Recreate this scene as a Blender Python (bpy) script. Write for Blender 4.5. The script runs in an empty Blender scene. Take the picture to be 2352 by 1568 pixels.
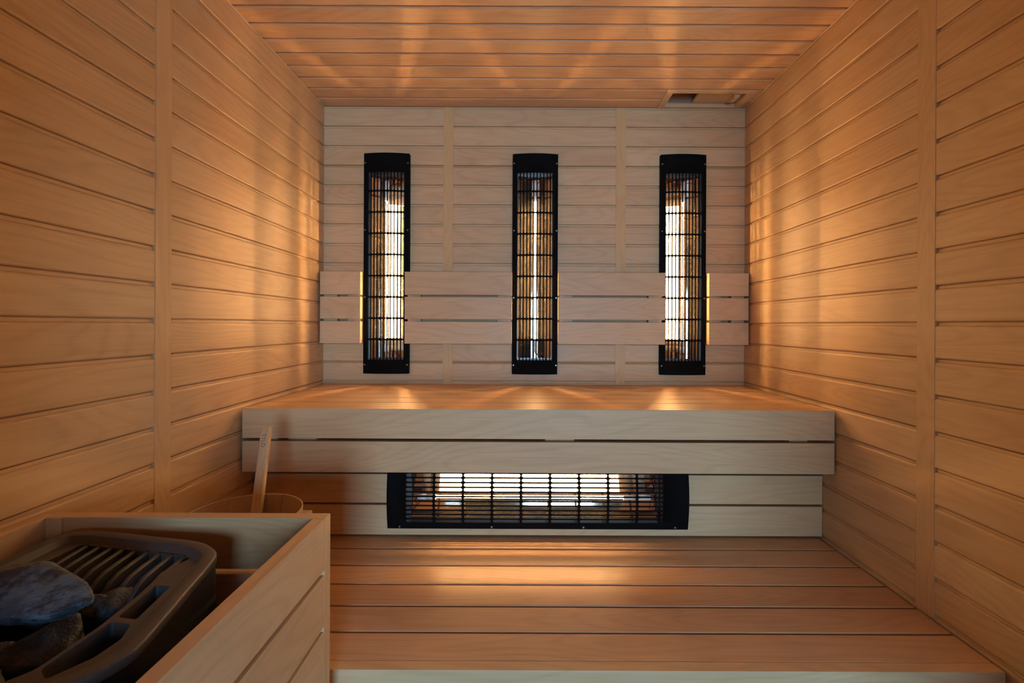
import bpy, bmesh, math, random
from mathutils import Vector, Matrix, noise

# ---------------------------------------------------------------- units
S = 0.0019                     # one drawing unit = 1.9 mm (a 90 mm board is 47 units)
EYE = 616 * S                  # height of the drawing origin above the floor
D = 1080                       # depth of the back wall
XL, XR = -457, 509             # side walls
ZC = 499.5                     # ceiling
ZF = -616                      # floor
YF = -75                       # front wall (with the doorway), behind the camera

def V(x, y, z):
    return Vector((x * S, y * S, EYE + z * S))

C = bpy.context.scene.collection
PI = math.pi

# ---------------------------------------------------------------- materials
def _n(nt, t, **kw):
    n = nt.nodes.new(t)
    for k, v in kw.items():
        setattr(n, k, v)
    return n

def _math(nt, op, a, b=None, c=None):
    n = nt.nodes.new('ShaderNodeMath'); n.operation = op
    for i, v in enumerate((a, b, c)):
        if v is None: continue
        if isinstance(v, (int, float)): n.inputs[i].default_value = v
        else: nt.links.new(v, n.inputs[i])
    return n.outputs[0]

def _mix(nt, fac, a, b, blend='MIX'):
    n = nt.nodes.new('ShaderNodeMix'); n.data_type = 'RGBA'; n.blend_type = blend
    for sock, v in ((n.inputs[0], fac), (n.inputs[6], a), (n.inputs[7], b)):
        if isinstance(v, (int, float)): sock.default_value = v
        elif isinstance(v, tuple): sock.default_value = (*v, 1) if len(v) == 3 else v
        else: nt.links.new(v, sock)
    return n.outputs[2]

def _comb(nt, x, y, z):
    n = nt.nodes.new('ShaderNodeCombineXYZ')
    for i, v in enumerate((x, y, z)):
        if isinstance(v, (int, float)): n.inputs[i].default_value = v
        else: nt.links.new(v, n.inputs[i])
    return n.outputs[0]

def _noise(nt, vec, scale=1.0, detail=2.0, rough=0.5, dist=0.0):
    n = nt.nodes.new('ShaderNodeTexNoise')
    n.inputs['Scale'].default_value = scale
    n.inputs['Detail'].default_value = detail
    n.inputs['Roughness'].default_value = rough
    n.inputs['Distortion'].default_value = dist
    nt.links.new(vec, n.inputs['Vector'])
    return n.outputs[0]

def new_mat(name):
    m = bpy.data.materials.new(name); m.use_nodes = True
    nt = m.node_tree
    return m, nt, nt.nodes['Principled BSDF']

LIGHT_WOOD = (0.70, 0.475, 0.26)
DARK_WOOD = (0.53, 0.325, 0.16)

def wood(name, grain='X', plank=None, pitch=45 * S, off=0.0, light=LIGHT_WOOD, dark=DARK_WOOD, rough=0.42):
    """pale alder / aspen board: long soft fibres, faint cathedral rings, every board its own tone"""
    m, nt, bs = new_mat(name)
    tc = _n(nt, 'ShaderNodeTexCoord')
    sp = _n(nt, 'ShaderNodeSeparateXYZ'); nt.links.new(tc.outputs['Object'], sp.inputs[0])
    ax = dict(X=sp.outputs[0], Y=sp.outputs[1], Z=sp.outputs[2])
    others = [k for k in 'XYZ' if k != grain]
    g, a, b = ax[grain], ax[others[0]], ax[others[1]]
    geo = _n(nt, 'ShaderNodeNewGeometry')
    oi = _n(nt, 'ShaderNodeObjectInfo')
    key = _math(nt, 'MULTIPLY_ADD', geo.outputs['Random Per Island'], 91.7, _math(nt, 'MULTIPLY', oi.outputs['Random'], 37.3))
    if plank:
        idx = _math(nt, 'FLOOR', _math(nt, 'DIVIDE', _math(nt, 'SUBTRACT', ax[plank], off), pitch))
        key = _math(nt, 'MULTIPLY_ADD', idx, 3.17, key)
    wn = _n(nt, 'ShaderNodeTexWhiteNoise', noise_dimensions='1D'); nt.links.new(key, wn.inputs['W'])
    s = wn.outputs['Value']
    sc = _n(nt, 'ShaderNodeSeparateXYZ'); nt.links.new(wn.outputs['Color'], sc.inputs[0])
    gs = _math(nt, 'MULTIPLY_ADD', s, 57.0, g)
    # cathedral rings
    v1 = _comb(nt, _math(nt, 'MULTIPLY', gs, 1.1), _math(nt, 'MULTIPLY_ADD', a, 7.0, _math(nt, 'MULTIPLY', sc.outputs[1], 20)), _math(nt, 'MULTIPLY', b, 7.0))
    n1 = _noise(nt, v1, 1.0, 1.5, 0.45, 0.3)
    ring = _math(nt, 'SINE', _math(nt, 'MULTIPLY', n1, 120.0))
    ring = _math(nt, 'POWER', _math(nt, 'MULTIPLY_ADD', ring, 0.5, 0.5), 3.0)
    # fibres
    v2 = _comb(nt, _math(nt, 'MULTIPLY', gs, 5.0), _math(nt, 'MULTIPLY', a, 170.0), _math(nt, 'MULTIPLY', b, 170.0))
    n2 = _noise(nt, v2, 1.0, 3.0, 0.6)
    # pores: short dark ticks
    v4 = _comb(nt, _math(nt, 'MULTIPLY', gs, 40.0), _math(nt, 'MULTIPLY', a, 600.0), _math(nt, 'MULTIPLY', b, 600.0))
    n4 = _noise(nt, v4, 1.0, 1.0)
    # soft flame / blotches
    v3 = _comb(nt, _math(nt, 'MULTIPLY', gs, 3.0), _math(nt, 'MULTIPLY', a, 16.0), _math(nt, 'MULTIPLY', b, 16.0))
    n3 = _noise(nt, v3, 1.0, 3.0, 0.55, 0.8)
    f = _math(nt, 'MULTIPLY_ADD', n2, 0.80, -0.02)
    f = _math(nt, 'MULTIPLY_ADD', n3, 0.60, f)
    f = _math(nt, 'MULTIPLY_ADD', ring, -0.24, f)
    f = _math(nt, 'MULTIPLY_ADD', n4, -0.12, f)
    f = _math(nt, 'ADD', f, _math(nt, 'MULTIPLY_ADD', sc.outputs[0], 0.36, -0.16))
    n = nt.nodes.new('ShaderNodeClamp'); nt.links.new(f, n.inputs[0]); f = n.outputs[0]
    col = _mix(nt, f, dark, light)
    warm = _mix(nt, _math(nt, 'MULTIPLY', sc.outputs[2], 0.5), col, (1.0, 0.92, 0.82), 'MULTIPLY')
    nt.links.new(warm, bs.inputs['Base Color'])
    nt.links.new(_math(nt, 'MULTIPLY_ADD', n3, 0.18, rough - 0.06), bs.inputs['Roughness'])
    bs.inputs['Specular IOR Level'].default_value = 0.3
    bp = _n(nt, 'ShaderNodeBump'); bp.inputs['Strength'].default_value = 0.12; bp.inputs['Distance'].default_value = 0.0015
    nt.links.new(n2, bp.inputs['Height']); nt.links.new(bp.outputs[0], bs.inputs['Normal'])
    return m

GO = EYE + 3.5 * S
M = {}
M['wall_side'] = wood('panelling running along the room', 'Y', 'Z', 45 * S, GO)
M['wall_back'] = wood('panelling running across the room', 'X', 'Z', 45 * S, GO)
M['ceiling'] = wood('ceiling panelling', 'X', 'Y', 42.8 * S, 1082 * S, light=(0.66, 0.415, 0.23), dark=(0.49, 0.275, 0.132))
M['wood_x'] = wood('board along x', 'X')
M['wood_y'] = wood('board along y', 'Y')
M['wood_z'] = wood('board along z', 'Z')
M['seat'] = wood('seat board', 'X', light=(0.66, 0.415, 0.23), dark=(0.49, 0.275, 0.132), rough=0.40)
M['vent'] = wood('vent board with recess shade', 'X', light=(0.46, 0.29, 0.18), dark=(0.33, 0.20, 0.12))  # shade inside the vent recess is put into this board colour
M['batten'] = wood('honey coloured batten', 'Z', light=(0.72, 0.46, 0.21), dark=(0.58, 0.34, 0.14))
M['veneer'] = wood('bent veneer', 'Z', light=(0.60, 0.43, 0.30), dark=(0.48, 0.32, 0.2), rough=0.5)

def plain(name, col, rough=0.5, metal=0.0, nz=None, spec=0.5):
    m, nt, bs = new_mat(name)
    bs.inputs['Base Color'].default_value = (*col, 1)
    bs.inputs['Roughness'].default_value = rough
    bs.inputs['Metallic'].default_value = metal
    bs.inputs['Specular IOR Level'].default_value = spec
    if nz:
        tc = _n(nt, 'ShaderNodeTexCoord')
        n = _noise(nt, tc.outputs['Object'], nz[0], 4.0, 0.6)
        nt.links.new(_mix(nt, n, tuple(c * (1 - nz[1]) for c in col), tuple(min(1, c * (1 + nz[1])) for c in col)), bs.inputs['Base Color'])
        bp = _n(nt, 'ShaderNodeBump'); bp.inputs['Strength'].default_value = nz[2]; bp.inputs['Distance'].default_value = 0.001
        nt.links.new(n, bp.inputs['Height']); nt.links.new(bp.outputs[0], bs.inputs['Normal'])
    return m

M['black'] = plain('matt black powder coat', (0.004, 0.0036, 0.0034), 0.7, 0, (400, 0.4, 0.1), 0.06)
M['cast'] = plain('grey cast iron', (0.075, 0.068, 0.064), 0.5, 0.3, (220, 0.35, 0.25))
M['stove'] = plain('black steel stove body', (0.008, 0.008, 0.008), 0.5, 0, (60, 0.3, 0.05), 0.3)
M['mirror'] = plain('polished reflector', (0.64, 0.51, 0.39), 0.06, 0.95)
M['sheet'] = plain('dull sheet steel', (0.30, 0.27, 0.25), 0.35, 1.0)
M['screw'] = plain('zinc screw', (0.30, 0.30, 0.32), 0.35, 1.0, (500, 0.2, 0.1))
M['ceramic'] = plain('white ceramic', (0.75, 0.72, 0.68), 0.45, 0, (200, 0.06, 0.02))
M['wire'] = plain('red wire', (0.22, 0.03, 0.02), 0.5, 0, (300, 0.1, 0.02))
M['engrave'] = plain('burnt engraving', (0.17, 0.11, 0.075), 0.8, 0, (300, 0.2, 0.05))
M['floor'] = plain('grey floor tile', (0.30, 0.29, 0.27), 0.5, 0, (8, 0.15, 0.05))
M['hall'] = plain('dark added hall wall', (0.06, 0.055, 0.05), 0.8, 0, (5, 0.1, 0.05))  # kept dark so the added hall bounces little light
M['hall_floor'] = plain('dark added hall floor', (0.05, 0.05, 0.05), 0.6, 0, (5, 0.1, 0.05))
M['white'] = plain('painted front wall', (0.45, 0.33, 0.22), 0.6, 0, (5, 0.1, 0.05))

def tube_glow(name, power):
    m, nt, bs = new_mat(name)
    bs.inputs['Base Color'].default_value = (0.8, 0.6, 0.4, 1)
    bs.inputs['Emission Color'].default_value = (1.0, 0.69, 0.34, 1)
    bs.inputs['Emission Strength'].default_value = power
    return m
TUBE = 74.0
FIL = 235.0
M['glow'] = tube_glow('glowing quartz tube', TUBE)
M['filament'] = tube_glow('hot filament', FIL)
M['filament_low'] = tube_glow('dimmed filament', FIL * 0.38)  # sideways heater's lamp dimmed so it does not over-light the lower bench
M['glow_low'] = tube_glow('dimmed glowing quartz tube', TUBE * 0.38)

def stone_mat(name, c1, c2, c3, sc=38.0):
    m, nt, bs = new_mat(name)
    tc = _n(nt, 'ShaderNodeTexCoord')
    n1 = _noise(nt, tc.outputs['Object'], sc, 6.0, 0.7)
    n2 = _noise(nt, tc.outputs['Object'], sc * 0.3, 3.0, 0.6, 0.6)
    n3 = _noise(nt, tc.outputs['Object'], sc * 7, 2.0, 0.6)
    mr = _n(nt, 'ShaderNodeMapRange'); mr.inputs[1].default_value = 0.44; mr.inputs[2].default_value = 0.58
    nt.links.new(n1, mr.inputs[0])
    col = _mix(nt, mr.outputs[0], c1, c2)
    mr2 = _n(nt, 'ShaderNodeMapRange'); mr2.inputs[1].default_value = 0.5; mr2.inputs[2].default_value = 0.66
    nt.links.new(n2, mr2.inputs[0])
    col = _mix(nt, mr2.outputs[0], col, c3)
    nt.links.new(col, bs.inputs['Base Color'])
    bs.inputs['Roughness'].default_value = 0.55
    bp = _n(nt, 'ShaderNodeBump'); bp.inputs['Strength'].default_value = 0.9; bp.inputs['Distance'].default_value = 0.004
    nt.links.new(_math(nt, 'MULTIPLY_ADD', n3, 0.35, n1), bp.inputs['Height']); nt.links.new(bp.outputs[0], bs.inputs['Normal'])
    return m
M['stone_blue'] = stone_mat('blue grey stone', (0.018, 0.028, 0.038), (0.10, 0.14, 0.18), (0.05, 0.07, 0.09))
M['stone_dark'] = stone_mat('dark stone', (0.010, 0.011, 0.013), (0.04, 0.042, 0.05), (0.03, 0.022, 0.017))
M['stone_rust'] = stone_mat('rusty stone', (0.018, 0.013, 0.011), (0.055, 0.038, 0.028), (0.06, 0.026, 0.012))

# ---------------------------------------------------------------- object helpers
def tag(o, label=None, cat=None, group=None, kind=None):
    if label: o['label'] = label
    if cat: o['category'] = cat
    if group: o['group'] = group
    if kind: o['kind'] = kind
    return o

def empty(name, loc, label, cat, group=None):
    o = bpy.data.objects.new(name, None); C.objects.link(o)
    o.location = loc; o.empty_display_size = 0.05
    return tag(o, label, cat, group)

def link(name, bm, mat, parent=None, smooth=False, origin=None):
    """one mesh object; vertices are given in world space when ORIGIN (the root's location) is given, else local"""
    if origin is not None:
        bmesh.ops.translate(bm, verts=bm.verts, vec=-Vector(origin))
    bmesh.ops.recalc_face_normals(bm, faces=bm.faces)
    me = bpy.data.meshes.new(name); bm.to_mesh(me); bm.free()
    me.materials.append(mat)
    if smooth:
        me.shade_smooth() if hasattr(me, 'shade_smooth') else None
    o = bpy.data.objects.new(name, me); C.objects.link(o)
    if parent is not None:
        o.parent = parent
    elif origin is not None:
        o.location = origin
    return o

def smooth_angle(o, deg=35):
    me = o.data
    me.shade_smooth()
    try:
        me.set_sharp_from_angle(angle=math.radians(deg))
    except Exception:
        pass
    return o

def box(bm, x0, x1, y0, y1, z0, z1, bev=0.9, seg=2):
    """a board with eased edges, in drawing units"""
    b = bmesh.new()
    bmesh.ops.create_cube(b, size=1.0)
    sx, sy, sz = (x1 - x0) * S, (y1 - y0) * S, (z1 - z0) * S
    bmesh.ops.scale(b, vec=(sx, sy, sz), verts=b.verts)
    if bev:
        bmesh.ops.bevel(b, geom=b.edges[:], offset=min(bev * S, 0.3 * min(sx, sy, sz)), segments=seg, affect='EDGES', profile=0.5)
    bmesh.ops.translate(b, verts=b.verts, vec=V((x0 + x1) / 2, (y0 + y1) / 2, (z0 + z1) / 2))
    _merge(bm, b)

def _merge(bm, b):
    vm = {v: bm.verts.new(v.co) for v in b.verts}
    for f in b.faces:
        try:
            nf = bm.faces.new([vm[v] for v in f.verts]); nf.smooth = f.smooth
        except ValueError:
            pass
    b.free()

def prism(bm, poly, y0, y1, bev=0.0):
    """polygon in (x, z) drawing units pushed from depth y0 to y1"""
    b = bmesh.new()
    vs = [b.verts.new(V(x, y0, z)) for x, z in poly]
    f = b.faces.new(vs)
    r = bmesh.ops.extrude_face_region(b, geom=[f])
    bmesh.ops.translate(b, verts=[v for v in r['geom'] if isinstance(v, bmesh.types.BMVert)], vec=(0, (y1 - y0) * S, 0))
    if bev:
        es = [e for e in b.edges if all(abs(v.co.y - y0 * S) < 1e-6 for v in e.verts)]
        bmesh.ops.bevel(b, geom=es, offset=bev * S, segments=2, affect='EDGES', profile=0.5)
    _merge(bm, b)

# profile of tongue-and-groove panelling: (distance along, depth behind the face) around one groove,
# running from the board before it to the board after it
GROOVE = [(-4.6, 0.0), (-3.9, 0.12), (-3.2, 0.5), (-2.7, 1.2), (-2.55, 2.2), (-2.5, 5.0), (-1.5, 5.0), (-1.4, 2.7), (2.0, 2.7), (2.2, 2.0), (2.7, 1.1), (3.4, 0.45), (4.2, 0.1), (5.0, 0.0)]

def planks(bm, lo, hi, first, pitch, l0, l1, place, thick=9.0, flip=False):
    """panelling between LO and HI, grooves at first + k*pitch, swept from l0 to l1.
    place(length, along, depth) -> world point; FLIP turns the groove over"""
    pr = [(lo, 0.0)]
    k = math.floor((lo - first) / pitch) - 1
    while first + k * pitch < hi + 6:
        gz = first + k * pitch
        seq = GROOVE if not flip else [(-a, d) for a, d in reversed(GROOVE)]
        for a, d in seq:
            p = gz + a
            if lo < p < hi: pr.append((p, d))
        k += 1
    pr.append((hi, 0.0))
    b = bmesh.new()
    ring0 = [b.verts.new(place(l0, a, d)) for a, d in pr]
    ring1 = [b.verts.new(place(l1, a, d)) for a, d in pr]
    k0 = [b.verts.new(place(l0, hi, thick)), b.verts.new(place(l0, lo, thick))]
    k1 = [b.verts.new(place(l1, hi, thick)), b.verts.new(place(l1, lo, thick))]
    R0, R1 = ring0 + k0, ring1 + k1
    for i in range(len(R0)):
        j = (i + 1) % len(R0)
        b.faces.new((R0[i], R0[j], R1[j], R1[i]))
    b.faces.new(R0); b.faces.new(list(reversed(R1)))
    _merge(bm, b)

# ---------------------------------------------------------------- the room
def structure(name, bm, mat):
    o = link(name, bm, mat)
    o['kind'] = 'structure'
    return o

# floor
bm = bmesh.new(); box(bm, XL - 12, XR + 12, YF - 12, D + 12, ZF - 20, ZF, 0); structure('floor', bm, M['floor'])

# side walls: two runs of boards with a flush post between them
PL0, PL1 = 584.5, 611.5       # post in the left wall
PR0, PR1 = 580, 606.5         # post in the right wall
bm = bmesh.new()
pl = lambda l, a, d: V(XL - d, l, a)
planks(bm, ZF, ZC, 3.5, 45, YF, PL0, pl, flip=True)
planks(bm, ZF, ZC, 3.5, 45, PL1, D - .02, pl, flip=True)
structure('wall_left', bm, M['wall_side'])
bm = bmesh.new()
prt = lambda l, a, d: V(XR + d, l, a)
planks(bm, ZF, ZC, 3.5, 45, YF, PR0, prt, flip=True)
planks(bm, ZF, ZC, 3.5, 45, PR1, D - .02, prt, flip=True)
structure('wall_right', bm, M['wall_side'])
bm = bmesh.new(); box(bm, XL - 9, XL + 0.5, PL0 + .05, PL1 - .05, ZF, ZC, 0.35, 2); structure('trim_1', bm, M['wood_z'])
bm = bmesh.new(); box(bm, XR - 0.5, XR + 9, PR0 + .05, PR1 - .05, ZF, ZC, 0.35, 2); structure('trim_2', bm, M['wood_z'])

# back wall: three runs of boards between two flush battens, with a recess behind each heater
BATS = [(-183, -160), (213, 236)]
HEAT = [-310, 28, 364.5]
O0, O1 = 3.5 - 2 * 45, 3.5 + 8 * 45
bm = bmesh.new()
pb = lambda l, a, d: V(l, D + d, a)
runs = [(XL - 9, BATS[0][0], HEAT[0]), (BATS[0][1], BATS[1][0], HEAT[1]), (BATS[1][1], XR + 9, HEAT[2])]
for x0, x1, hx in runs:
    planks(bm, ZF, O0, 3.5, 45, x0, x1, pb, flip=True)
    planks(bm, O1, ZC, 3.5, 45, x0, x1, pb, flip=True)
    planks(bm, O0, O1, 3.5, 45, x0, hx - 46, pb, flip=True)
    planks(bm, O0, O1, 3.5, 45, hx + 46, x1, pb, flip=True)
structure('wall_back', bm, M['wall_back'])
bm = bmesh.new(); box(bm, XL - 16, XR + 16, D + 30, D + 36, ZF, ZC + 50, 0); structure('wall_back_light_seal', bm, M['black'])  # unseen outer shells added to stop daylight leaking through the panelling
bm = bmesh.new(); box(bm, XL - 16, XL - 9.5, YF, D + 36, ZF, ZC + 50, 0); structure('wall_left_light_seal', bm, M['black'])
bm = bmesh.new(); box(bm, XR + 9.5, XR + 16, YF, D + 36, ZF, ZC + 50, 0); structure('wall_right_light_seal', bm, M['black'])
bm = bmesh.new(); box(bm, XL - 16, XR + 16, YF, D + 36, ZC + 44, ZC + 50, 0); structure('ceiling_light_seal', bm, M['black'])
for i, (x0, x1) in enumerate(BATS):
    bm = bmesh.new(); box(bm, x0 + .05, x1 - .05, D - 0.5, D + 9, ZF, ZC, 0.35, 2); structure('trim_%d' % (i + 3), bm, M['batten'])

# ceiling with the opening of the vent
VX0, VX1, VY0, VY1 = 316, 486, 1004, 1074
bm = bmesh.new()
pc = lambda l, a, d: V(l, a, ZC + d)
planks(bm, YF, VY0, 1082, 42.8, XL - 9, XR + 9, pc, flip=False)
planks(bm, VY0, VY1, 1082, 42.8, XL - 9, VX0, pc)
planks(bm, VY0, VY1, 1082, 42.8, VX1, XR + 9, pc)
planks(bm, VY1, D + 9, 1082, 42.8, XL - 9, XR + 9, pc)
structure('ceiling', bm, M['ceiling'])

# front wall with the open doorway the daylight comes through
DX0, DX1, DZ = -200, 350, 390
bm = bmesh.new()
box(bm, XL - 9, DX0, YF - 9, YF, ZF, ZC, 0)
box(bm, DX1, XR + 9, YF - 9, YF, ZF, ZC, 0)
box(bm, DX0, DX1, YF - 9, YF, DZ, ZC, 0)
structure('wall_front', bm, M['wall_back'])

# unseen hall added outside the doorway, dark so daylight comes only from its window
HY, HX0, HX1, HZ = -1160, -900, 950, 640
WX0, WX1, WZ0, WZ1 = 20, 400, -400, 230
bm = bmesh.new(); box(bm, HX0, HX1, HY, YF - 9.1, ZF - 20, ZF, 0); structure('floor_added_hall', bm, M['hall_floor'])
bm = bmesh.new(); box(bm, HX0, HX1, HY, YF - 9.1, HZ, HZ + 12, 0); structure('ceiling_added_hall', bm, M['hall'])
bm = bmesh.new(); box(bm, HX0 - 12, HX0, HY - 12, YF, ZF - 20, HZ + 12, 0); structure('wall_added_hall_left', bm, M['hall'])
bm = bmesh.new(); box(bm, HX1, HX1 + 12, HY - 12, YF, ZF - 20, HZ + 12, 0); structure('wall_added_hall_right', bm, M['hall'])
bm = bmesh.new()
box(bm, HX0, XL - 9.1, YF - 9, YF, ZF, HZ, 0); box(bm, XR + 9.1, HX1, YF - 9, YF, ZF, HZ, 0); box(bm, XL - 9.1, XR + 9.1, YF - 9, YF, ZC + .1, HZ, 0)
structure('wall_added_hall_front', bm, M['hall'])
bm = bmesh.new()
box(bm, HX0, WX0, HY - 12, HY, ZF - 20, HZ + 12, 0); box(bm, WX1, HX1, HY - 12, HY, ZF - 20, HZ + 12, 0)
box(bm, WX0, WX1, HY - 12, HY, ZF - 20, WZ0, 0); box(bm, WX0, WX1, HY - 12, HY, WZ1, HZ + 12, 0)
structure('wall_added_hall_far', bm, M['hall'])
bm = bmesh.new()
for a in ((WX0, WX0 + 14, WZ0, WZ1), (WX1 - 14, WX1, WZ0, WZ1), (WX0 + 14, WX1 - 14, WZ0, WZ0 + 14), (WX0 + 14, WX1 - 14, WZ1 - 14, WZ1)):
    box(bm, a[0], a[1], HY - 11, HY + 1, a[2], a[3], 0.6)
structure('window_1', bm, M['wood_x'])

# ---------------------------------------------------------------- ceiling vent
root = empty('ceiling_vent', V(400, 1040, ZC), 'wooden framed ceiling vent with a half open sliding panel in the far right corner', 'vent')
o0 = root.location
bm = bmesh.new()
fz0, fz1 = ZC - 1.6, ZC + 6
fr = dict(x0=306, x1=495, y0=996, y1=1077.5, ix0=321, ix1=480, iy0=1009, iy1=1071)
for (a, b_, c, d) in ((fr['x0'], fr['x1'], fr['y0'], fr['iy0']), (fr['x0'], fr['x1'], fr['iy1'], fr['y1']),
                      (fr['x0'], fr['ix0'], fr['iy0'] - .01, fr['iy1'] + .01), (fr['ix1'], fr['x1'], fr['iy0'] - .01, fr['iy1'] + .01)):
    box(bm, a, b_, c, d, fz0, fz1, 0.4)
link('vent_frame', bm, M['wood_x'], root, origin=o0)
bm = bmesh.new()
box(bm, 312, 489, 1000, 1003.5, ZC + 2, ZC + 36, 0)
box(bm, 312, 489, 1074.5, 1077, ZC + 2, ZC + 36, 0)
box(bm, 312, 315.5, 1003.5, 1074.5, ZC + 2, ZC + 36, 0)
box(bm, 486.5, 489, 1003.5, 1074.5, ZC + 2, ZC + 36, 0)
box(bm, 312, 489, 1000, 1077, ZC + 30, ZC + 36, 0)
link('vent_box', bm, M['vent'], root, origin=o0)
bm = bmesh.new(); box(bm, 384, 486, 1004, 1074, ZC + 8, ZC + 14, 0.6)
sp_ = link('sliding_panel', bm, M['wood_x'], root, origin=o0)
bm = bmesh.new()
pts = [(0, 0), (0, -13)] + [(33 * math.sin(t), -13 + 13 * (1 - math.cos(t))) for t in [i * PI / 16 for i in range(1, 9)]]
vs0 = [bm.verts.new(V(457, 1016 + p[0] * 1.4, ZC + 8 + p[1])) for p in pts]
vs1 = [bm.verts.new(V(467, 1016 + p[0] * 1.4, ZC + 8 + p[1])) for p in pts]
n_ = len(pts)
bm.faces.new(vs0); bm.faces.new(list(reversed(vs1)))
for i in range(n_):
    bm.faces.new((vs0[i], vs0[(i + 1) % n_], vs1[(i + 1) % n_], vs1[i]))
link('handle', bm, M['wood_y'], sp_, origin=o0)

# ---------------------------------------------------------------- heaters
def heater_profile(x):
    ax = abs(x)
    return -12.0 if ax >= 47 else -12.0 - 5.5 * (1 - (ax / 47.0) ** 2)

HW, HH = 51.0, 249.5
SX, CW = 41.5, 83.0 / 11
ZT, ZB = 208.0, -220.0
ROWS = [(164.0, 208.0)] + [(164.0 - 48 * (i + 1), 164.0 - 48 * i) for i in range(8)]

def L(x, z, dy=0.0):
    return Vector((x * S, (heater_profile(x) + dy) * S, z * S))

def grille_mesh():
    bm = bmesh.new()
    cache = {}
    def vert(x, z):
        k = (round(x, 3), round(z, 3))
        if k not in cache: cache[k] = bm.verts.new(L(x, z))
        return cache[k]
    N = 5
    for i in range(11):
        xa, xb = -SX + i * CW, -SX + (i + 1) * CW
        xc = (xa + xb) / 2
        w = 2.5
        for za, zb in ROWS:
            e = 1.5
            t, bt = zb - e, za + e
            inner, outer = [], []
            for k in range(N + 1):                      # top arc, left to right
                th = PI - PI * k / N
                inner.append((xc + w * math.cos(th), t - w + w * math.sin(th)))
                outer.append((xa + (xb - xa) * k / N, zb))
            for k in range(N + 1):                      # bottom arc, right to left
                th = -PI * k / N
                inner.append((xc + w * math.cos(th), bt + w + w * math.sin(th)))
                outer.append((xb - (xb - xa) * k / N, za))
            iv = [vert(*p) for p in inner]; ov = [vert(*p) for p in outer]
            n = len(iv)
            for a in range(n):
                c = (a + 1) % n
                try: bm.faces.new((ov[a], ov[c], iv[c], iv[a]))
                except ValueError: pass
    return bm

def frame_mesh():
    bm = bmesh.new()
    xs = [-HW, -47] + [-SX + i * CW / 5 * 5 for i in range(12)] + [47, HW]
    def patch(xlist, z0, z1):
        a = [bm.verts.new(L(x, z0)) for x in xlist]; b = [bm.verts.new(L(x, z1)) for x in xlist]
        for i in range(len(xlist) - 1):
            bm.faces.new((a[i], a[i + 1], b[i + 1], b[i]))
    patch(xs, ZT, HH); patch(xs, -HH, ZB)
    patch([-HW, -47, -SX], ZB, ZT); patch([SX, 47, HW], ZB, ZT)
    # skirts back to the wall
    for sgn in (-1, 1):
        a = [bm.verts.new(L(sgn * HW, z)) for z in (-HH, ZB, ZT, HH)]
        b = [bm.verts.new(Vector((sgn * HW * S, 0, z * S))) for z in (-HH, ZB, ZT, HH)]
        for i in range(3): bm.faces.new((a[i], a[i + 1], b[i + 1], b[i]))
        a = [bm.verts.new(L(x, sgn * HH)) for x in xs]
        b = [bm.verts.new(Vector((x * S, 0, sgn * HH * S))) for x in xs]
        for i in range(len(xs) - 1): bm.faces.new((a[i], a[i + 1], b[i + 1], b[i]))
    bmesh.ops.remove_doubles(bm, verts=bm.verts, dist=1e-6)
    return bm

TUBE_Y = -8.5
def reflector_mesh():
    """two tilted half parabolas with the tube at their common focus"""
    bm = bmesh.new()
    A, tilt = 17.5, math.radians(17.5)
    half = []
    for k in range(15):
        # angle of the ray from the focus, from straight back (0) towards the side (about 98 deg)
        phi = math.radians(0 + 100 * k / 14)
        # opening direction of the right half points into the room and to the right; psi measured from it
        psi = PI - tilt - phi if False else (PI - phi) - (-tilt) if False else None
        # direction of the ray in (x, y): straight back is +y
        dx, dy = math.sin(phi), math.cos(phi)
        ox, oy = math.sin(tilt), -math.cos(tilt)
        cosp = dx * ox + dy * oy
        r = 2 * A / (1 - cosp)
        x, y = r * dx, TUBE_Y + r * dy
        if x > 44: break
        half.append((x, y))
    prof = [(-x, y) for x, y in reversed(half[1:])] + half
    zs = (ZB + 6, ZT - 4)
    a = [bm.verts.new(Vector((x * S, y * S, zs[0] * S))) for x, y in prof]
    b = [bm.verts.new(Vector((x * S, y * S, zs[1] * S))) for x, y in prof]
    for i in range(len(prof) - 1):
        f = bm.faces.new((a[i], a[i + 1], b[i + 1], b[i])); f.smooth = True
    return bm

def cyl(bm, p0, p1, r, seg=12, caps=True, r1=None):
    r1 = r if r1 is None else r1
    p0, p1 = Vector(p0), Vector(p1)
    d = (p1 - p0).normalized()
    u = d.orthogonal().normalized(); w = d.cross(u)
    A = [bm.verts.new(p0 + (u * math.cos(t) + w * math.sin(t)) * r) for t in [2 * PI * i / seg for i in range(seg)]]
    B = [bm.verts.new(p1 + (u * math.cos(t) + w * math.sin(t)) * r1) for t in [2 * PI * i / seg for i in range(seg)]]
    for i in range(seg):
        f = bm.faces.new((A[i], A[(i + 1) % seg], B[(i + 1) % seg], B[i])); f.smooth = True
    if caps:
        bm.faces.new(A); bm.faces.new(list(reversed(B)))

def path_tube(bm, pts, r, seg=8):
    rings = []
    for i, p in enumerate(pts):
        p = Vector(p)
        d = (Vector(pts[min(i + 1, len(pts) - 1)]) - Vector(pts[max(i - 1, 0)])).normalized()
        u = d.cross(Vector((0.13, 1, 0.21))).normalized(); w = d.cross(u)
        rings.append([bm.verts.new(p + (u * math.cos(t) + w * math.sin(t)) * r) for t in [2 * PI * k / seg for k in range(seg)]])
    for a, b in zip(rings, rings[1:]):
        for k in range(seg):
            f = bm.faces.new((a[k], a[(k + 1) % seg], b[(k + 1) % seg], b[k])); f.smooth = True
    bm.faces.new(rings[0]); bm.faces.new(list(reversed(rings[-1])))

def solid(o, t):
    md = o.modifiers.new('thickness', 'SOLIDIFY'); md.thickness = t; md.offset = 1.0
    return o

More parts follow.
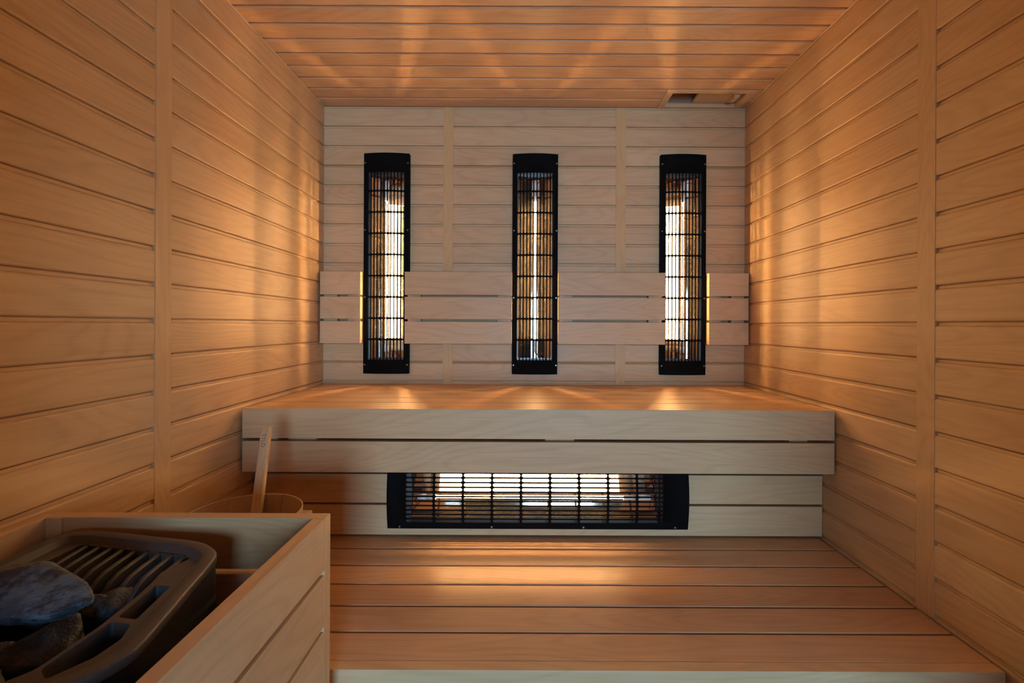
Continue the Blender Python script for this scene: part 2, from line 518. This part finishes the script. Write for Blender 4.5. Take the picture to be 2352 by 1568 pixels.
def make_heater():
    root = empty('infrared_heater', V(HEAT[0], D, 138), 'x', 'heater', 'black grilled infrared heaters')
    bm = frame_mesh(); fo = link('frame', bm, M['black'], root); smooth_angle(fo, 40); solid(fo, 0.0012)
    bm = grille_mesh(); go = link('grille', bm, M['black'], root); solid(go, 0.0009)
    bm = reflector_mesh(); ro = link('reflector', bm, M['mirror'], root); ro.data.shade_smooth()
    # housing box behind the reflector
    bm = bmesh.new()
    zs0, zs1 = ZB - 2, ZT + 2
    prof = [(-45, -11.5), (-45, 16), (45, 16), (45, -11.5)]
    a = [bm.verts.new(Vector((x * S, y * S, zs0 * S))) for x, y in prof]
    b = [bm.verts.new(Vector((x * S, y * S, zs1 * S))) for x, y in prof]
    for i in range(3): bm.faces.new((a[i], a[i + 1], b[i + 1], b[i]))
    bm.faces.new(a); bm.faces.new(b)
    link('housing', bm, M['sheet'], root)
    # lamp: hot filament plus a glowing half shell, shaped to balance direct and reflected light
    bm = bmesh.new()
    ang = [math.radians(a) for a in range(30, 151, 20)]
    a_ = [bm.verts.new(Vector((2.8 * S * math.cos(t), (TUBE_Y + 2.8 * math.sin(t)) * S, -170 * S))) for t in ang]
    b_ = [bm.verts.new(Vector((2.8 * S * math.cos(t), (TUBE_Y + 2.8 * math.sin(t)) * S, 143 * S))) for t in ang]
    for i in range(len(ang) - 1): bm.faces.new((a_[i], a_[i + 1], b_[i + 1], b_[i]))
    tb = link('heating_tube', bm, M['glow'], root)
    bm = bmesh.new(); cyl(bm, (0, TUBE_Y * S, -169 * S), (0, TUBE_Y * S, 142 * S), 1.0 * S, 6, True)
    link('filament', bm, M['filament'], tb)
    for z0, z1, q in ((143, 168, 188), (-170, -186, -200)):
        bm = bmesh.new()
        cyl(bm, (0, TUBE_Y * S, z0 * S), (0, TUBE_Y * S, z1 * S), 3.9 * S, 12)
        cyl(bm, (0, TUBE_Y * S, z1 * S), (0, TUBE_Y * S, q * S), 4.6 * S, 12)
        link('ceramic_cap', bm, M['ceramic'], root)
    bm = bmesh.new()
    path_tube(bm, [(1 * S, -7 * S, -199 * S), (6 * S, -5 * S, -206 * S), (14 * S, -2 * S, -203 * S), (22 * S, 0 * S, -209 * S), (27 * S, 4 * S, -219 * S)], 0.9 * S)
    link('wire', bm, M['wire'], root)
    bm = bmesh.new()
    path_tube(bm, [(0, -7 * S, 186 * S), (-4 * S, -4 * S, 196 * S), (-14 * S, -3 * S, 199 * S), (-26 * S, -2 * S, 194 * S), (-33 * S, 0, 202 * S)], 0.9 * S)
    path_tube(bm, [(0, -6 * S, 186 * S), (8 * S, -5 * S, 198 * S), (20 * S, -3 * S, 193 * S), (30 * S, -2 * S, 203 * S)], 0.9 * S)
    link('wire', bm, M['wire'], root)
    for z in (228.5, 76.0, -76.5, -229.5):
        for x in (-48.2, 48.2):
            bm = bmesh.new()
            cyl(bm, (x * S, -11.5 * S, z * S), (x * S, -12.7 * S, z * S), 2.3 * S, 12, True, 2.1 * S)
            cyl(bm, (x * S, -12.7 * S, z * S), (x * S, -13.3 * S, z * S), 2.1 * S, 12, True, 1.2 * S)
            link('screw', bm, M['screw'], root)
    return root

def copy_tree(o, parent=None):
    c = o.copy(); C.objects.link(c); c.parent = parent
    for ch in [k for k in C.objects if k.parent == o]:
        copy_tree(ch, c)
    return c

h0 = make_heater()
h0['label'] = 'upright black infrared heater on the back wall nearest the left wall'
h1 = copy_tree(h0); h1.location = V(HEAT[1], D, 138)
h1['label'] = 'middle upright black infrared heater, its tube one thin glowing line'
h2 = copy_tree(h0); h2.location = V(HEAT[2], D, 138)
h2['label'] = 'upright black infrared heater below the ceiling vent, nearest the right wall'
RY = 795.0                       # front of the boards under the upper bench
h3 = copy_tree(h0); h3.location = V(26.8, RY - 1.0, -287.6); h3.rotation_euler = (0, PI / 2, 0)
for ch in h3.children:
    if ch.name.startswith('heating_tube'):
        ch.data = ch.data.copy(); ch.data.materials[0] = M['glow_low']
        for fc in ch.children:
            fc.data = fc.data.copy(); fc.data.materials[0] = M['filament_low']
h3['label'] = 'wide black infrared heater lying sideways under the upper bench'

# ---------------------------------------------------------------- backrests between the heaters
def backrest(x0, x1, label):
    root = empty('backrest_panel', V((x0 + x1) / 2, D - 15, -42.8), label, 'backrest', 'slatted backrests on the back wall')
    o0 = root.location
    yf, yb = D - 30.5, D - 15.5
    for z0, z1 in ((66.3, 117.7), (12.1, 61.7), (-42.8, 6.8)):
        bm = bmesh.new(); box(bm, x0, x1, yf, yb, z0, z1, 0.8)
        link('board', bm, M['wood_x'], root, origin=o0)
    w = min(30, (x1 - x0) * 0.33)
    for xa in (x0 + 3.5, x1 - 3.5 - w):
        bm = bmesh.new(); box(bm, xa, xa + w, yb + .05, D - 0.7, -40, 115, 0.6)
        link('batten', bm, M['wood_z'], root, origin=o0)

backrest(-452.5, -362.3, 'short wooden backrest of three boards beside the left wall')
backrest(-263.4, -23.6, 'long wooden backrest of three boards between the left and middle heaters')
backrest(79.4, 318.6, 'long wooden backrest of three boards between the middle and right heaters')
backrest(416.5, 505, 'short wooden backrest of three boards beside the right wall')

# ---------------------------------------------------------------- upper bench
root = empty('upper_bench', V(26, 900, ZF), 'upper wooden bench running the width of the back wall above the sideways heater', 'bench')
o0 = root.location
BX0, BX1 = -452.5, 505.5
BZ = -136.5
bm = bmesh.new()
y = 774.5
for i in range(6):
    box(bm, BX0 + 1, BX1 - 1, y, min(y + 48.3, D - 1), BZ - 14, BZ + 0.0, 0.9)
    y += 51.0
link('seat', bm, M['seat'], root, origin=o0)
bm = bmesh.new(); box(bm, BX0, BX1, 760, 774.2, -184.8, BZ, 0.8); link('front_board', bm, M['wood_x'], root, origin=o0)
bm = bmesh.new(); box(bm, BX0, BX1, 760, 774.2, -239.5, -189.4, 0.8); link('front_board', bm, M['wood_x'], root, origin=o0)
for xa in (-432, -385, 38, 440):
    bm = bmesh.new(); box(bm, xa, xa + (48 if xa == 38 else 47 if xa == -385 else 30), 774.4, 788, -236, BZ - 14.3, 0.6)
    link('batten', bm, M['wood_z'], root, origin=o0)
for xa in (BX0 + 2, 12, BX1 - 28):
    bm = bmesh.new()
    box(bm, xa, xa + 26, 812, D - 2, BZ - 38, BZ - 14.2, 0.6)
    link('support_beam', bm, M['wood_y'], root, origin=o0)

# boards closing the space under the upper bench, notched for the heater
root = empty('bench_skirt', V(26, RY + 7, -356), 'boards closing the front below the upper bench, around the sideways heater', 'bench panel')
o0 = root.location
SX0, SX1 = -451.5, 509 - 0.5
hx0, hx1 = 26.8 - 226, 26.8 + 222
bm = bmesh.new()
prism(bm, [(SX0, -301.5), (hx0, -301.5), (hx0, -253), (SX0, -253)], RY, RY + 14, 0.7)
link('board', bm, M['wood_x'], root, origin=o0)
bm = bmesh.new()
prism(bm, [(hx1, -301.5), (SX1, -301.5), (SX1, -253), (hx1, -253)], RY, RY + 14, 0.7)
link('board', bm, M['wood_x'], root, origin=o0)
bm = bmesh.new()
prism(bm, [(SX0, -355.5), (SX1, -355.5), (SX1, -305.3), (hx1, -305.3), (hx1, -333), (hx0, -333), (hx0, -305.3), (SX0, -305.3)], RY, RY + 14, 0.7)
link('board', bm, M['wood_x'], root, origin=o0)
for xa in (SX0 + 6, hx0 - 34, hx1 + 4, SX1 - 36):
    bm = bmesh.new(); box(bm, xa, xa + 30, RY + 14.1, RY + 28, -358.5, -252, 0.5); link('batten', bm, M['wood_z'], root, origin=o0)

# ---------------------------------------------------------------- lower bench
root = empty('lower_bench', V(26, 650, ZF), 'wide lower wooden bench of lengthwise boards in front of the sideways heater', 'bench')
o0 = root.location
LZ = -359.0
bm = bmesh.new()
edges = [754.0, 701.5, 650.5, 600.2, 549.2, 502.7]
LX0, LX1 = -452.5, 504
for i in range(len(edges) - 1):
    box(bm, LX0, LX1, edges[i + 1] + (1.9 if i < 4 else 0.15), edges[i] - 1.9, LZ - 14, LZ, 1.0)
box(bm, LX0, LX1, 755.9, 806, LZ - 14, LZ, 1.0)
link('seat', bm, M['seat'], root, origin=o0)
bm = bmesh.new(); box(bm, LX0, LX1, 488.8, 502.6, LZ - 50, LZ, 0.6); link('front_board', bm, M['wood_x'], root, origin=o0)
bm = bmesh.new(); box(bm, LX0, LX1, 488.8, 502.6, LZ - 103, LZ - 54, 0.6); link('front_board', bm, M['wood_x'], root, origin=o0)
for xa in (LX0 + 2, 10, LX1 - 40):
    bm = bmesh.new()
    box(bm, xa, xa + 24, 503, 800, LZ - 60, LZ - 14.2, 0.6)
    link('support_beam', bm, M['wood_y'], root, origin=o0)
    for yy in (504, 776):
        bm = bmesh.new(); box(bm, xa, xa + 24, yy, yy + 24, ZF, LZ - 60.2, 0.6); link('leg', bm, M['wood_z'], root, origin=o0)

# ---------------------------------------------------------------- guard around the stove
GZ = -181.6
GX0, GX1 = -456.0, -183.7        # left outer, right outer
GY0, GY1 = 178.0, 452.0
root = empty('stove_guard', V(-320, 315, ZF), 'waist high wooden guard of spaced boards boxing in the dark stove', 'stove guard')
o0 = root.location
rows = []
z = GZ
while z > ZF + 50:
    rows.append((z - 48.0, z)); z -= 52.6
T = 11.5
bm = bmesh.new()
for i, (z0, z1) in enumerate(rows):
    box(bm, GX0 + T, GX1 - T + .0, GY1 - T - 0.5, GY1, z0, z1, 0.5)
link('back_panel', bm, M['wood_x'], root, origin=o0)
bm = bmesh.new()
for i, (z0, z1) in enumerate(rows):
    box(bm, GX1 - T, GX1, GY0 + 13.7, GY1 - 13.8, z0, z1, 0.5)
link('side_panel', bm, M['wood_y'], root, origin=o0)
bm = bmesh.new()
for i, (z0, z1) in enumerate(rows):
    box(bm, GX0, GX0 + T + 0.5, GY0, GY1, z0, z1, 0.5)
link('side_panel', bm, M['wood_y'], root, origin=o0)
bm = bmesh.new()
for i, (z0, z1) in enumerate(rows):
    box(bm, GX0 + T + 1, GX1 - T, GY0, GY0 + T, z0, z1, 0.5)
link('front_panel', bm, M['wood_x'], root, origin=o0)
for xa, xb, ya, yb in ((GX1 - T + .02, GX1, GY1 - 13.6, GY1), (GX1 - T + .02, GX1, GY0, GY0 + 13.5),
                       (GX0 + T + .7, GX0 + T + 15.5, GY1 - T - 2.4, GY1 - T - .6), (GX0 + T + 1, GX0 + T + 15, GY0 + T + .2, GY0 + T + 12)):
    bm = bmesh.new(); box(bm, xa, xb, ya, yb, ZF, GZ, 0.4); link('corner_post', bm, M['wood_z'], root, origin=o0)
# post standing inside the right panel, seen through its gaps
bm = bmesh.new(); box(bm, GX1 - T - 12, GX1 - T - .1, GY1 - T - 14, GY1 - T - .7, ZF, GZ - 20, 0.4)
link('inner_post', bm, M['wood_z'], root, origin=o0)

# ---------------------------------------------------------------- stove
def catmull(pts, n=6):
    out = []
    m = len(pts)
    for i in range(m):
        p0, p1, p2, p3 = (Vector(pts[(i + k - 1) % m]) for k in range(4))
        for j in range(n):
            t = j / n
            out.append(0.5 * ((2 * p1) + (p2 - p0) * t + (2 * p0 - 5 * p1 + 4 * p2 - p3) * t * t + (3 * p1 - p0 - 3 * p2 + p3) * t ** 3))
    return out

OUT = [(-411, 320), (-412.5, 390), (-411.5, 411), (-405, 423), (-390, 427), (-367, 424.5), (-323, 416), (-282, 407.5), (-263, 398), (-250, 386), (-244, 370), (-236, 335),
       (-228, 300), (-223, 276), (-224, 264), (-232, 248), (-252, 232), (-280, 224), (-330, 222), (-380, 223), (-402, 234), (-410, 255)]
outl = catmull([(x, y) for x, y in OUT], 5)
area = sum(outl[i].x * outl[(i + 1) % len(outl)].y - outl[(i + 1) % len(outl)].x * outl[i].y for i in range(len(outl)))

def offset(poly, d):
    out = []
    n = len(poly)
    for i in range(n):
        t = (poly[(i + 1) % n] - poly[i - 1]).normalized()
        nrm = Vector((-t.y, t.x)) if area > 0 else Vector((t.y, -t.x))   # inward
        out.append(poly[i] + nrm * d)
    return out

def loft(bm, rings, close_first=False, close_last=False):
    R = [[bm.verts.new(V(p.x, p.y, z)) for p in ring] for ring, z in rings]
    n = len(R[0])
    for a, b in zip(R, R[1:]):
        for i in range(n):
            f = bm.faces.new((a[i], a[(i + 1) % n], b[(i + 1) % n], b[i])); f.smooth = True
    if close_first: bm.faces.new(R[0])
    if close_last: bm.faces.new(R[-1])

ST = -188.0
root = empty('sauna_stove', V(-320, 320, ZF), 'dark sauna stove with a cast rim and slotted grate inside the wooden guard', 'stove')
o0 = root.location
bm = bmesh.new()
loft(bm, [(offset(outl, 3), ZF + 20), (offset(outl, 0.6), ST - 16), (offset(outl, 1.2), ST - 7.2), (offset(outl, 4), ST - 7.2)], True, False)
o = link('body', bm, M['stove'], root, origin=o0); smooth_angle(o, 50)
for xa, ya in ((-390, 390), (-280, 380), (-390, 250), (-260, 260)):
    bm = bmesh.new(); cyl(bm, V(xa, ya, ZF), V(xa, ya, ZF + 20), 7 * S, 12); link('foot', bm, M['stove'], root, origin=o0)
bm = bmesh.new()
loft(bm, [(offset(outl, 4), ST - 7), (offset(outl, 0.4), ST - 6.5), (outl, ST - 5.5), (outl, ST - 1.2), (offset(outl, 0.6), ST - 0.3), (offset(outl, 1.6), ST), (offset(outl, 9.6), ST),
          (offset(outl, 10.4), ST - 0.5), (offset(outl, 13.2), ST - 5), (offset(outl, 14), ST - 5.6), (offset(outl, 14.1), ST - 12)])
o = link('rim', bm, M['cast'], root, origin=o0); smooth_angle(o, 40)

# slotted grate: a plate with two long openings, and a comb of bars that dive into the stone basket
PZ = ST - 5.4
HOLE = [(-384, 410.5), (-272, 390), (-280, 366), (-276, 352), (-272.5, 335), (-269, 300), (-271, 262), (-285, 245), (-330, 240), (-375, 242), (-386, 262), (-387, 320)]
SL1 = [(-270, 348), (-258, 346), (-251.5, 307), (-265.5, 309.5)]
SL2 = [(-265.5, 305), (-250.5, 302), (-245, 288), (-247, 272), (-258, 255), (-268, 262)]
def rounded(poly, r=2.2, n=4):
    out = []
    m = len(poly)
    for i in range(m):
        p, a, b = Vector(poly[i]), Vector(poly[i - 1]), Vector(poly[(i + 1) % m])
        q0, q1 = p + (a - p).normalized() * r, p + (b - p).normalized() * r
        for k in range(n + 1):
            t = k / n
            out.append((q0 * (1 - t) ** 2 + p * 2 * t * (1 - t) + q1 * t * t))
    return out
bm = bmesh.new()
loops = [offset(outl, 13.6), rounded(HOLE, 4), rounded(SL1), rounded(SL2)]
es = []
for lp in loops:
    vs = [bm.verts.new(V(p.x, p.y, PZ)) for p in lp]
    es += [bm.edges.new((vs[i], vs[(i + 1) % len(vs)])) for i in range(len(vs))]
bmesh.ops.triangle_fill(bm, edges=es, use_beauty=True)
r = bmesh.ops.extrude_face_region(bm, geom=bm.faces[:])
bmesh.ops.translate(bm, verts=[v for v in r['geom'] if isinstance(v, bmesh.types.BMVert)], vec=(0, 0, -14 * S))
o = link('grate', bm, M['cast'], root, origin=o0)
bx = [-378.5 + 12.25 * i for i in range(9)]
for i, x in enumerate(bx[:]):
    yb = 410.5 + (x + 384) / 112 * (390 - 410.5) + 1.5
    path = [(yb, 0), (yb - 20, 0), (yb - 34, -0.6), (yb - 42, -3), (yb - 49, -8), (yb - 54, -16), (yb - 57, -28), (yb - 58, -60)]
    bm = bmesh.new()
    hw = 1.9
    tops, bots = [], []
    for k, (yy, dz) in enumerate(path):
        skew = (yb - yy) * 0.10
        ky, kz = (0, -13) if k < 3 else ((5, -11) if k < 5 else (11, -4) if k < 7 else (12, 0))
        tops.append([bm.verts.new(V(x + skew + s * (hw - c), yy, PZ + dz - c2)) for s, c, c2 in ((-1, 0, 0.9), (-1, .8, 0), (1, .8, 0), (1, 0, 0.9))])
        bots.append([bm.verts.new(V(x + skew + s * hw, yy + ky, PZ + dz + kz)) for s in (1, -1)])
    rings = [t + b for t, b in zip(tops, bots)]
    for a, b in zip(rings, rings[1:]):
        for q in range(6):
            bm.faces.new((a[q], a[(q + 1) % 6], b[(q + 1) % 6], b[q]))
    bm.faces.new(rings[0]); bm.faces.new(list(reversed(rings[-1])))
    o = link('grate_bar', bm, M['cast'], root, origin=o0); smooth_angle(o, 40)
# walls and bottom of the stone basket
bm = bmesh.new()
hole = [Vector((p.x, p.y)) for p in rounded(HOLE, 4)]
cx = sum(p.x for p in hole) / len(hole); cy = sum(p.y for p in hole) / len(hole)
low = [Vector((cx + (p.x - cx) * 0.86, cy + (p.y - cy) * 0.86)) for p in hole]
loft(bm, [(hole, PZ - 14), (low, PZ - 90)], False, True)
link('basket', bm, M['stove'], root, origin=o0)

# ---------------------------------------------------------------- stones
def stone(seed, c, size, rot, mat, label, rough=0.10, boxy=0.45):
    rnd = random.Random(seed)
    b = bmesh.new()
    for _ in range(26):
        d = Vector((rnd.gauss(0, 1), rnd.gauss(0, 1), rnd.gauss(0, 1))).normalized()
        m = max(abs(d.x), abs(d.y), abs(d.z))
        d = d * ((1 - boxy) + boxy / m) * rnd.uniform(0.86, 1.06)
        b.verts.new(d)
    r = bmesh.ops.convex_hull(b, input=b.verts[:])
    bmesh.ops.delete(b, geom=[v for v in b.verts if not v.link_faces], context='VERTS')
    bmesh.ops.triangulate(b, faces=b.faces)
    bmesh.ops.bevel(b, geom=b.edges[:], offset=0.05, segments=1, affect='EDGES')
    bmesh.ops.triangulate(b, faces=b.faces)
    bmesh.ops.subdivide_edges(b, edges=b.edges[:], cuts=2, use_grid_fill=True)
    bmesh.ops.triangulate(b, faces=b.faces)
    off = Vector((seed * 3.1, seed * 1.7, seed * 0.9))
    for v in b.verts:
        n = v.co.normalized()
        k = noise.fractal(v.co * 2.2 + off, 1.0, 2.0, 4) * rough
        v.co += n * k
    bmesh.ops.scale(b, vec=[s * S for s in size], verts=b.verts)
    b.transform(Matrix.LocRotScale(None, __import__('mathutils').Euler(rot), None))
    o = link('sauna_stone', b, mat)
    o.data.shade_smooth()
    try: o.data.set_sharp_from_angle(angle=math.radians(38))
    except Exception: pass
    o.location = V(*c)
    tag(o, label, 'stone', 'stones in the stove basket')
    return o

stone(3, (-337, 319, -182), (57, 24, 10.5), (math.radians(15), math.radians(3), math.radians(-12)), M['stone_blue'], 'large flat blue-grey stone lying on top of the others', 0.06, 0.25)
stone(7, (-312, 338, -207), (17, 14, 13), (0.2, 0.1, 0.4), M['stone_rust'], 'small rusty stone poking out under the tip of the large flat stone', 0.08)
stone(11, (-303, 346, -212), (19, 17, 17), (0.5, 0.2, 0.9), M['stone_dark'], 'rounded dark stone below the curved grate bars', 0.06, 0.2)
stone(14, (-308, 299, -212), (27, 21, 15), (0.15, -0.25, 0.5), M['stone_dark'], 'largest dark stone in front of the flat blue-grey one, beside the long slots', 0.08, 0.3)
stone(17, (-345, 292, -216), (30, 19, 14), (-0.1, 0.1, 0.2), M['stone_rust'], 'brownish stone cut off by the left photo edge, below the flat stone', 0.08, 0.3)
stone(19, (-312, 262, -214), (25, 20, 14), (0.2, 0.1, -0.3), M['stone_dark'], 'dark stone in the bottom left corner of the photo', 0.08, 0.3)
stone(23, (-345, 345, -214), (28, 20, 15), (0, 0.2, 0.2), M['stone_dark'], 'dark stone in the shade right under the large flat stone', 0.08, 0.3)

# ---------------------------------------------------------------- bucket and ladle
BC = (-324, 548); BR = 63.0; BT = -220.0
root = empty('bucket', V(BC[0], BC[1], LZ), 'round thin-walled wooden bucket standing on the lower bench behind the guard', 'bucket')
o0 = root.location
circ = lambda r: [Vector((BC[0] + r * math.cos(2 * PI * i / 64), BC[1] + r * math.sin(2 * PI * i / 64))) for i in range(64)]
bm = bmesh.new()
zb = LZ
loft(bm, [(circ(50), zb + 5), (circ(50), zb), (circ(51.5), zb), (circ(BR), BT - .3), (circ(BR - .3), BT), (circ(BR - 1.4), BT), (circ(BR - 1.7), BT - .3), (circ(50.3), zb + 5)])
bm.faces.new([bm.verts.new(V(p.x, p.y, zb + 5)) for p in circ(50.2)])
o = link('body', bm, M['veneer'], root, origin=o0); smooth_angle(o, 40)
bm = bmesh.new()                                   # overlapping end of the bent sheet, inside
R = []
for k in range(9):
    t = math.radians(76 + 4.6 * k)
    R.append([bm.verts.new(V(BC[0] + (rr) * math.cos(t), BC[1] + (rr) * math.sin(t), zz)) for rr, zz in ((BR - 1.75, BT - .6), (BR - 2.6, BT - .6), (50.6, zb + 6), (49.8, zb + 6))])
for a, b in zip(R, R[1:]):
    for q in ((0, 1), (1, 2) if False else (1, 3), ):
        bm.faces.new((a[q[0]], a[q[1]], b[q[1]], b[q[0]]))
bm.faces.new((R[0][0], R[0][1], R[0][3], R[0][2])); bm.faces.new((R[-1][0], R[-1][1], R[-1][3], R[-1][2]))
link('overlap_strip', bm, M['veneer'], root, origin=o0)
bm = bmesh.new()
for zz, rr in ((zb + 22, 52.9),):
    loft(bm, [(circ(rr), zz), (circ(rr + 1.6), zz), (circ(rr + 2.2), zz + 12), (circ(rr + .9), zz + 12)])
link('hoop', bm, M['veneer'], root, origin=o0)
bm = bmesh.new()
box(bm, BC[0] + 52, BC[0] + 68, BC[1] + 8, BC[1] + 28, BT - 13, BT - 7.5, 1.0)
link('handle_lug', bm, M['wood_x'], root, origin=o0)

root = empty('ladle', V(-324, 548, LZ + 6), 'wooden ladle leaning in the bucket with an engraved handle', 'ladle')
o0 = root.location
pt, pr_ = Vector((-352.5, 650, -142)), Vector((-336, 600, -222))
dr = (pr_ - pt).normalized()
pbot = pt + dr * ((pt.z - (LZ + 26)) / -dr.z)
zax = -dr
xax = Vector((1, 0, 0)); xax = (xax - zax * xax.dot(zax)).normalized()
yax = zax.cross(xax)                      # points away from the viewer
rotm = Matrix((xax, yax, zax)).transposed()
length = (pt - pbot).length
b = bmesh.new()
bmesh.ops.create_cube(b, size=1.0)
bmesh.ops.scale(b, vec=(12.6 * S, 9 * S, length * S), verts=b.verts)
bmesh.ops.bevel(b, geom=b.edges[:], offset=2.4 * S, segments=3, affect='EDGES', profile=0.5)
mid = (pt + pbot) / 2
b.transform(Matrix.Translation(V(*mid)) @ rotm.to_4x4())
o = link('handle', b, M['wood_z'], root, origin=o0); smooth_angle(o, 30)
hnd = o
bm = bmesh.new()
bc = Vector((pbot.x + 6, pbot.y - 12, LZ + 22))
R = []
for rr, zz in ((3, -14), (12, -12), (20, -4), (23, 8), (22, 8), (18.5, -3), (11, -10.5), (2.5, -12.5)):
    R.append(([Vector((bc.x + rr * math.cos(2 * PI * i / 24), bc.y + rr * math.sin(2 * PI * i / 24))) for i in range(24)], bc.z + zz))
loft(bm, R, True, True)
o = link('bowl', bm, M['wood_x'], root, origin=o0); smooth_angle(o, 40)
# engraved word on the handle
cu = bpy.data.curves.new('engraving', 'FONT'); cu.body = 'TYLÖ'; cu.size = 7.4 * S; cu.extrude = 0.12 * S; cu.align_x = 'LEFT'; cu.align_y = 'CENTER'; cu.space_character = 1.06
to = bpy.data.objects.new('engraving', cu); C.objects.link(to)
bpy.context.view_layer.update()
me = bpy.data.meshes.new_from_object(to.evaluated_get(bpy.context.evaluated_depsgraph_get()))
bpy.data.objects.remove(to); bpy.data.curves.remove(cu)
me.materials.clear(); me.materials.append(M['engrave'])
# the word reads from the top of the handle downwards: letter x axis runs down, letter up axis to the viewer's right
lx, lz = dr, -yax
ly = lz.cross(lx)
tm = Matrix((lx, ly, lz)).transposed()
pos = pt + dr * 11.5 - yax * (4.5 + 0.02) - xax * 0.6
me.transform(Matrix.Translation(V(*pos) - Vector(o0)) @ tm.to_4x4())
eo = bpy.data.objects.new('engraving', me); C.objects.link(eo); eo.parent = hnd

# ---------------------------------------------------------------- daylight through the doorway
w = bpy.data.worlds.new('daylight'); bpy.context.scene.world = w; w.use_nodes = True
bg = w.node_tree.nodes['Background']
bg.inputs[0].default_value = (0.34, 0.61, 0.93, 1); bg.inputs[1].default_value = 40.0
la = bpy.data.lights.new('window_portal', 'AREA'); la.shape = 'RECTANGLE'
la.size = (WX1 - WX0) * S; la.size_y = (WZ1 - WZ0) * S
la.cycles.is_portal = True
lo = bpy.data.objects.new('window_portal', la); C.objects.link(lo)
lo.location = V((WX0 + WX1) / 2, HY - 6, (WZ0 + WZ1) / 2); lo.rotation_euler = (PI / 2, 0, 0)

# ---------------------------------------------------------------- camera
cam = bpy.data.cameras.new('camera'); co = bpy.data.objects.new('camera', cam); C.objects.link(co)
F = 1080.0
cam.sensor_width = 36.0; cam.lens = F / 2352 * 36
cam.shift_x = -(1200 - 1176) / 2352
cam.shift_y = -(784 - 746) / 2352
cam.clip_start = 0.01
co.location = V(0, 0, 0)
roll = 0.0044
co.rotation_mode = 'XYZ'
co.matrix_world = Matrix.Translation(V(0, 0, 0)) @ Matrix.Rotation(PI / 2, 4, 'X') @ Matrix.Rotation(roll, 4, 'Z')
sc = bpy.context.scene
sc.camera = co
sc.view_settings.view_transform = 'Standard'
sc.view_settings.look = 'None'
sc.view_settings.exposure = 0.0
sc.view_settings.gamma = 1.0
sc.view_settings.use_curve_mapping = False
try:
    sc.cycles.use_denoising = True
    sc.cycles.use_guiding = True
    sc.cycles.max_bounces = 10
    sc.cycles.diffuse_bounces = 5
    sc.cycles.glossy_bounces = 5
    sc.cycles.sample_clamp_indirect = 0.0
    sc.cycles.blur_glossy = 0.05
    sc.cycles.caustics_reflective = True
except Exception:
    pass
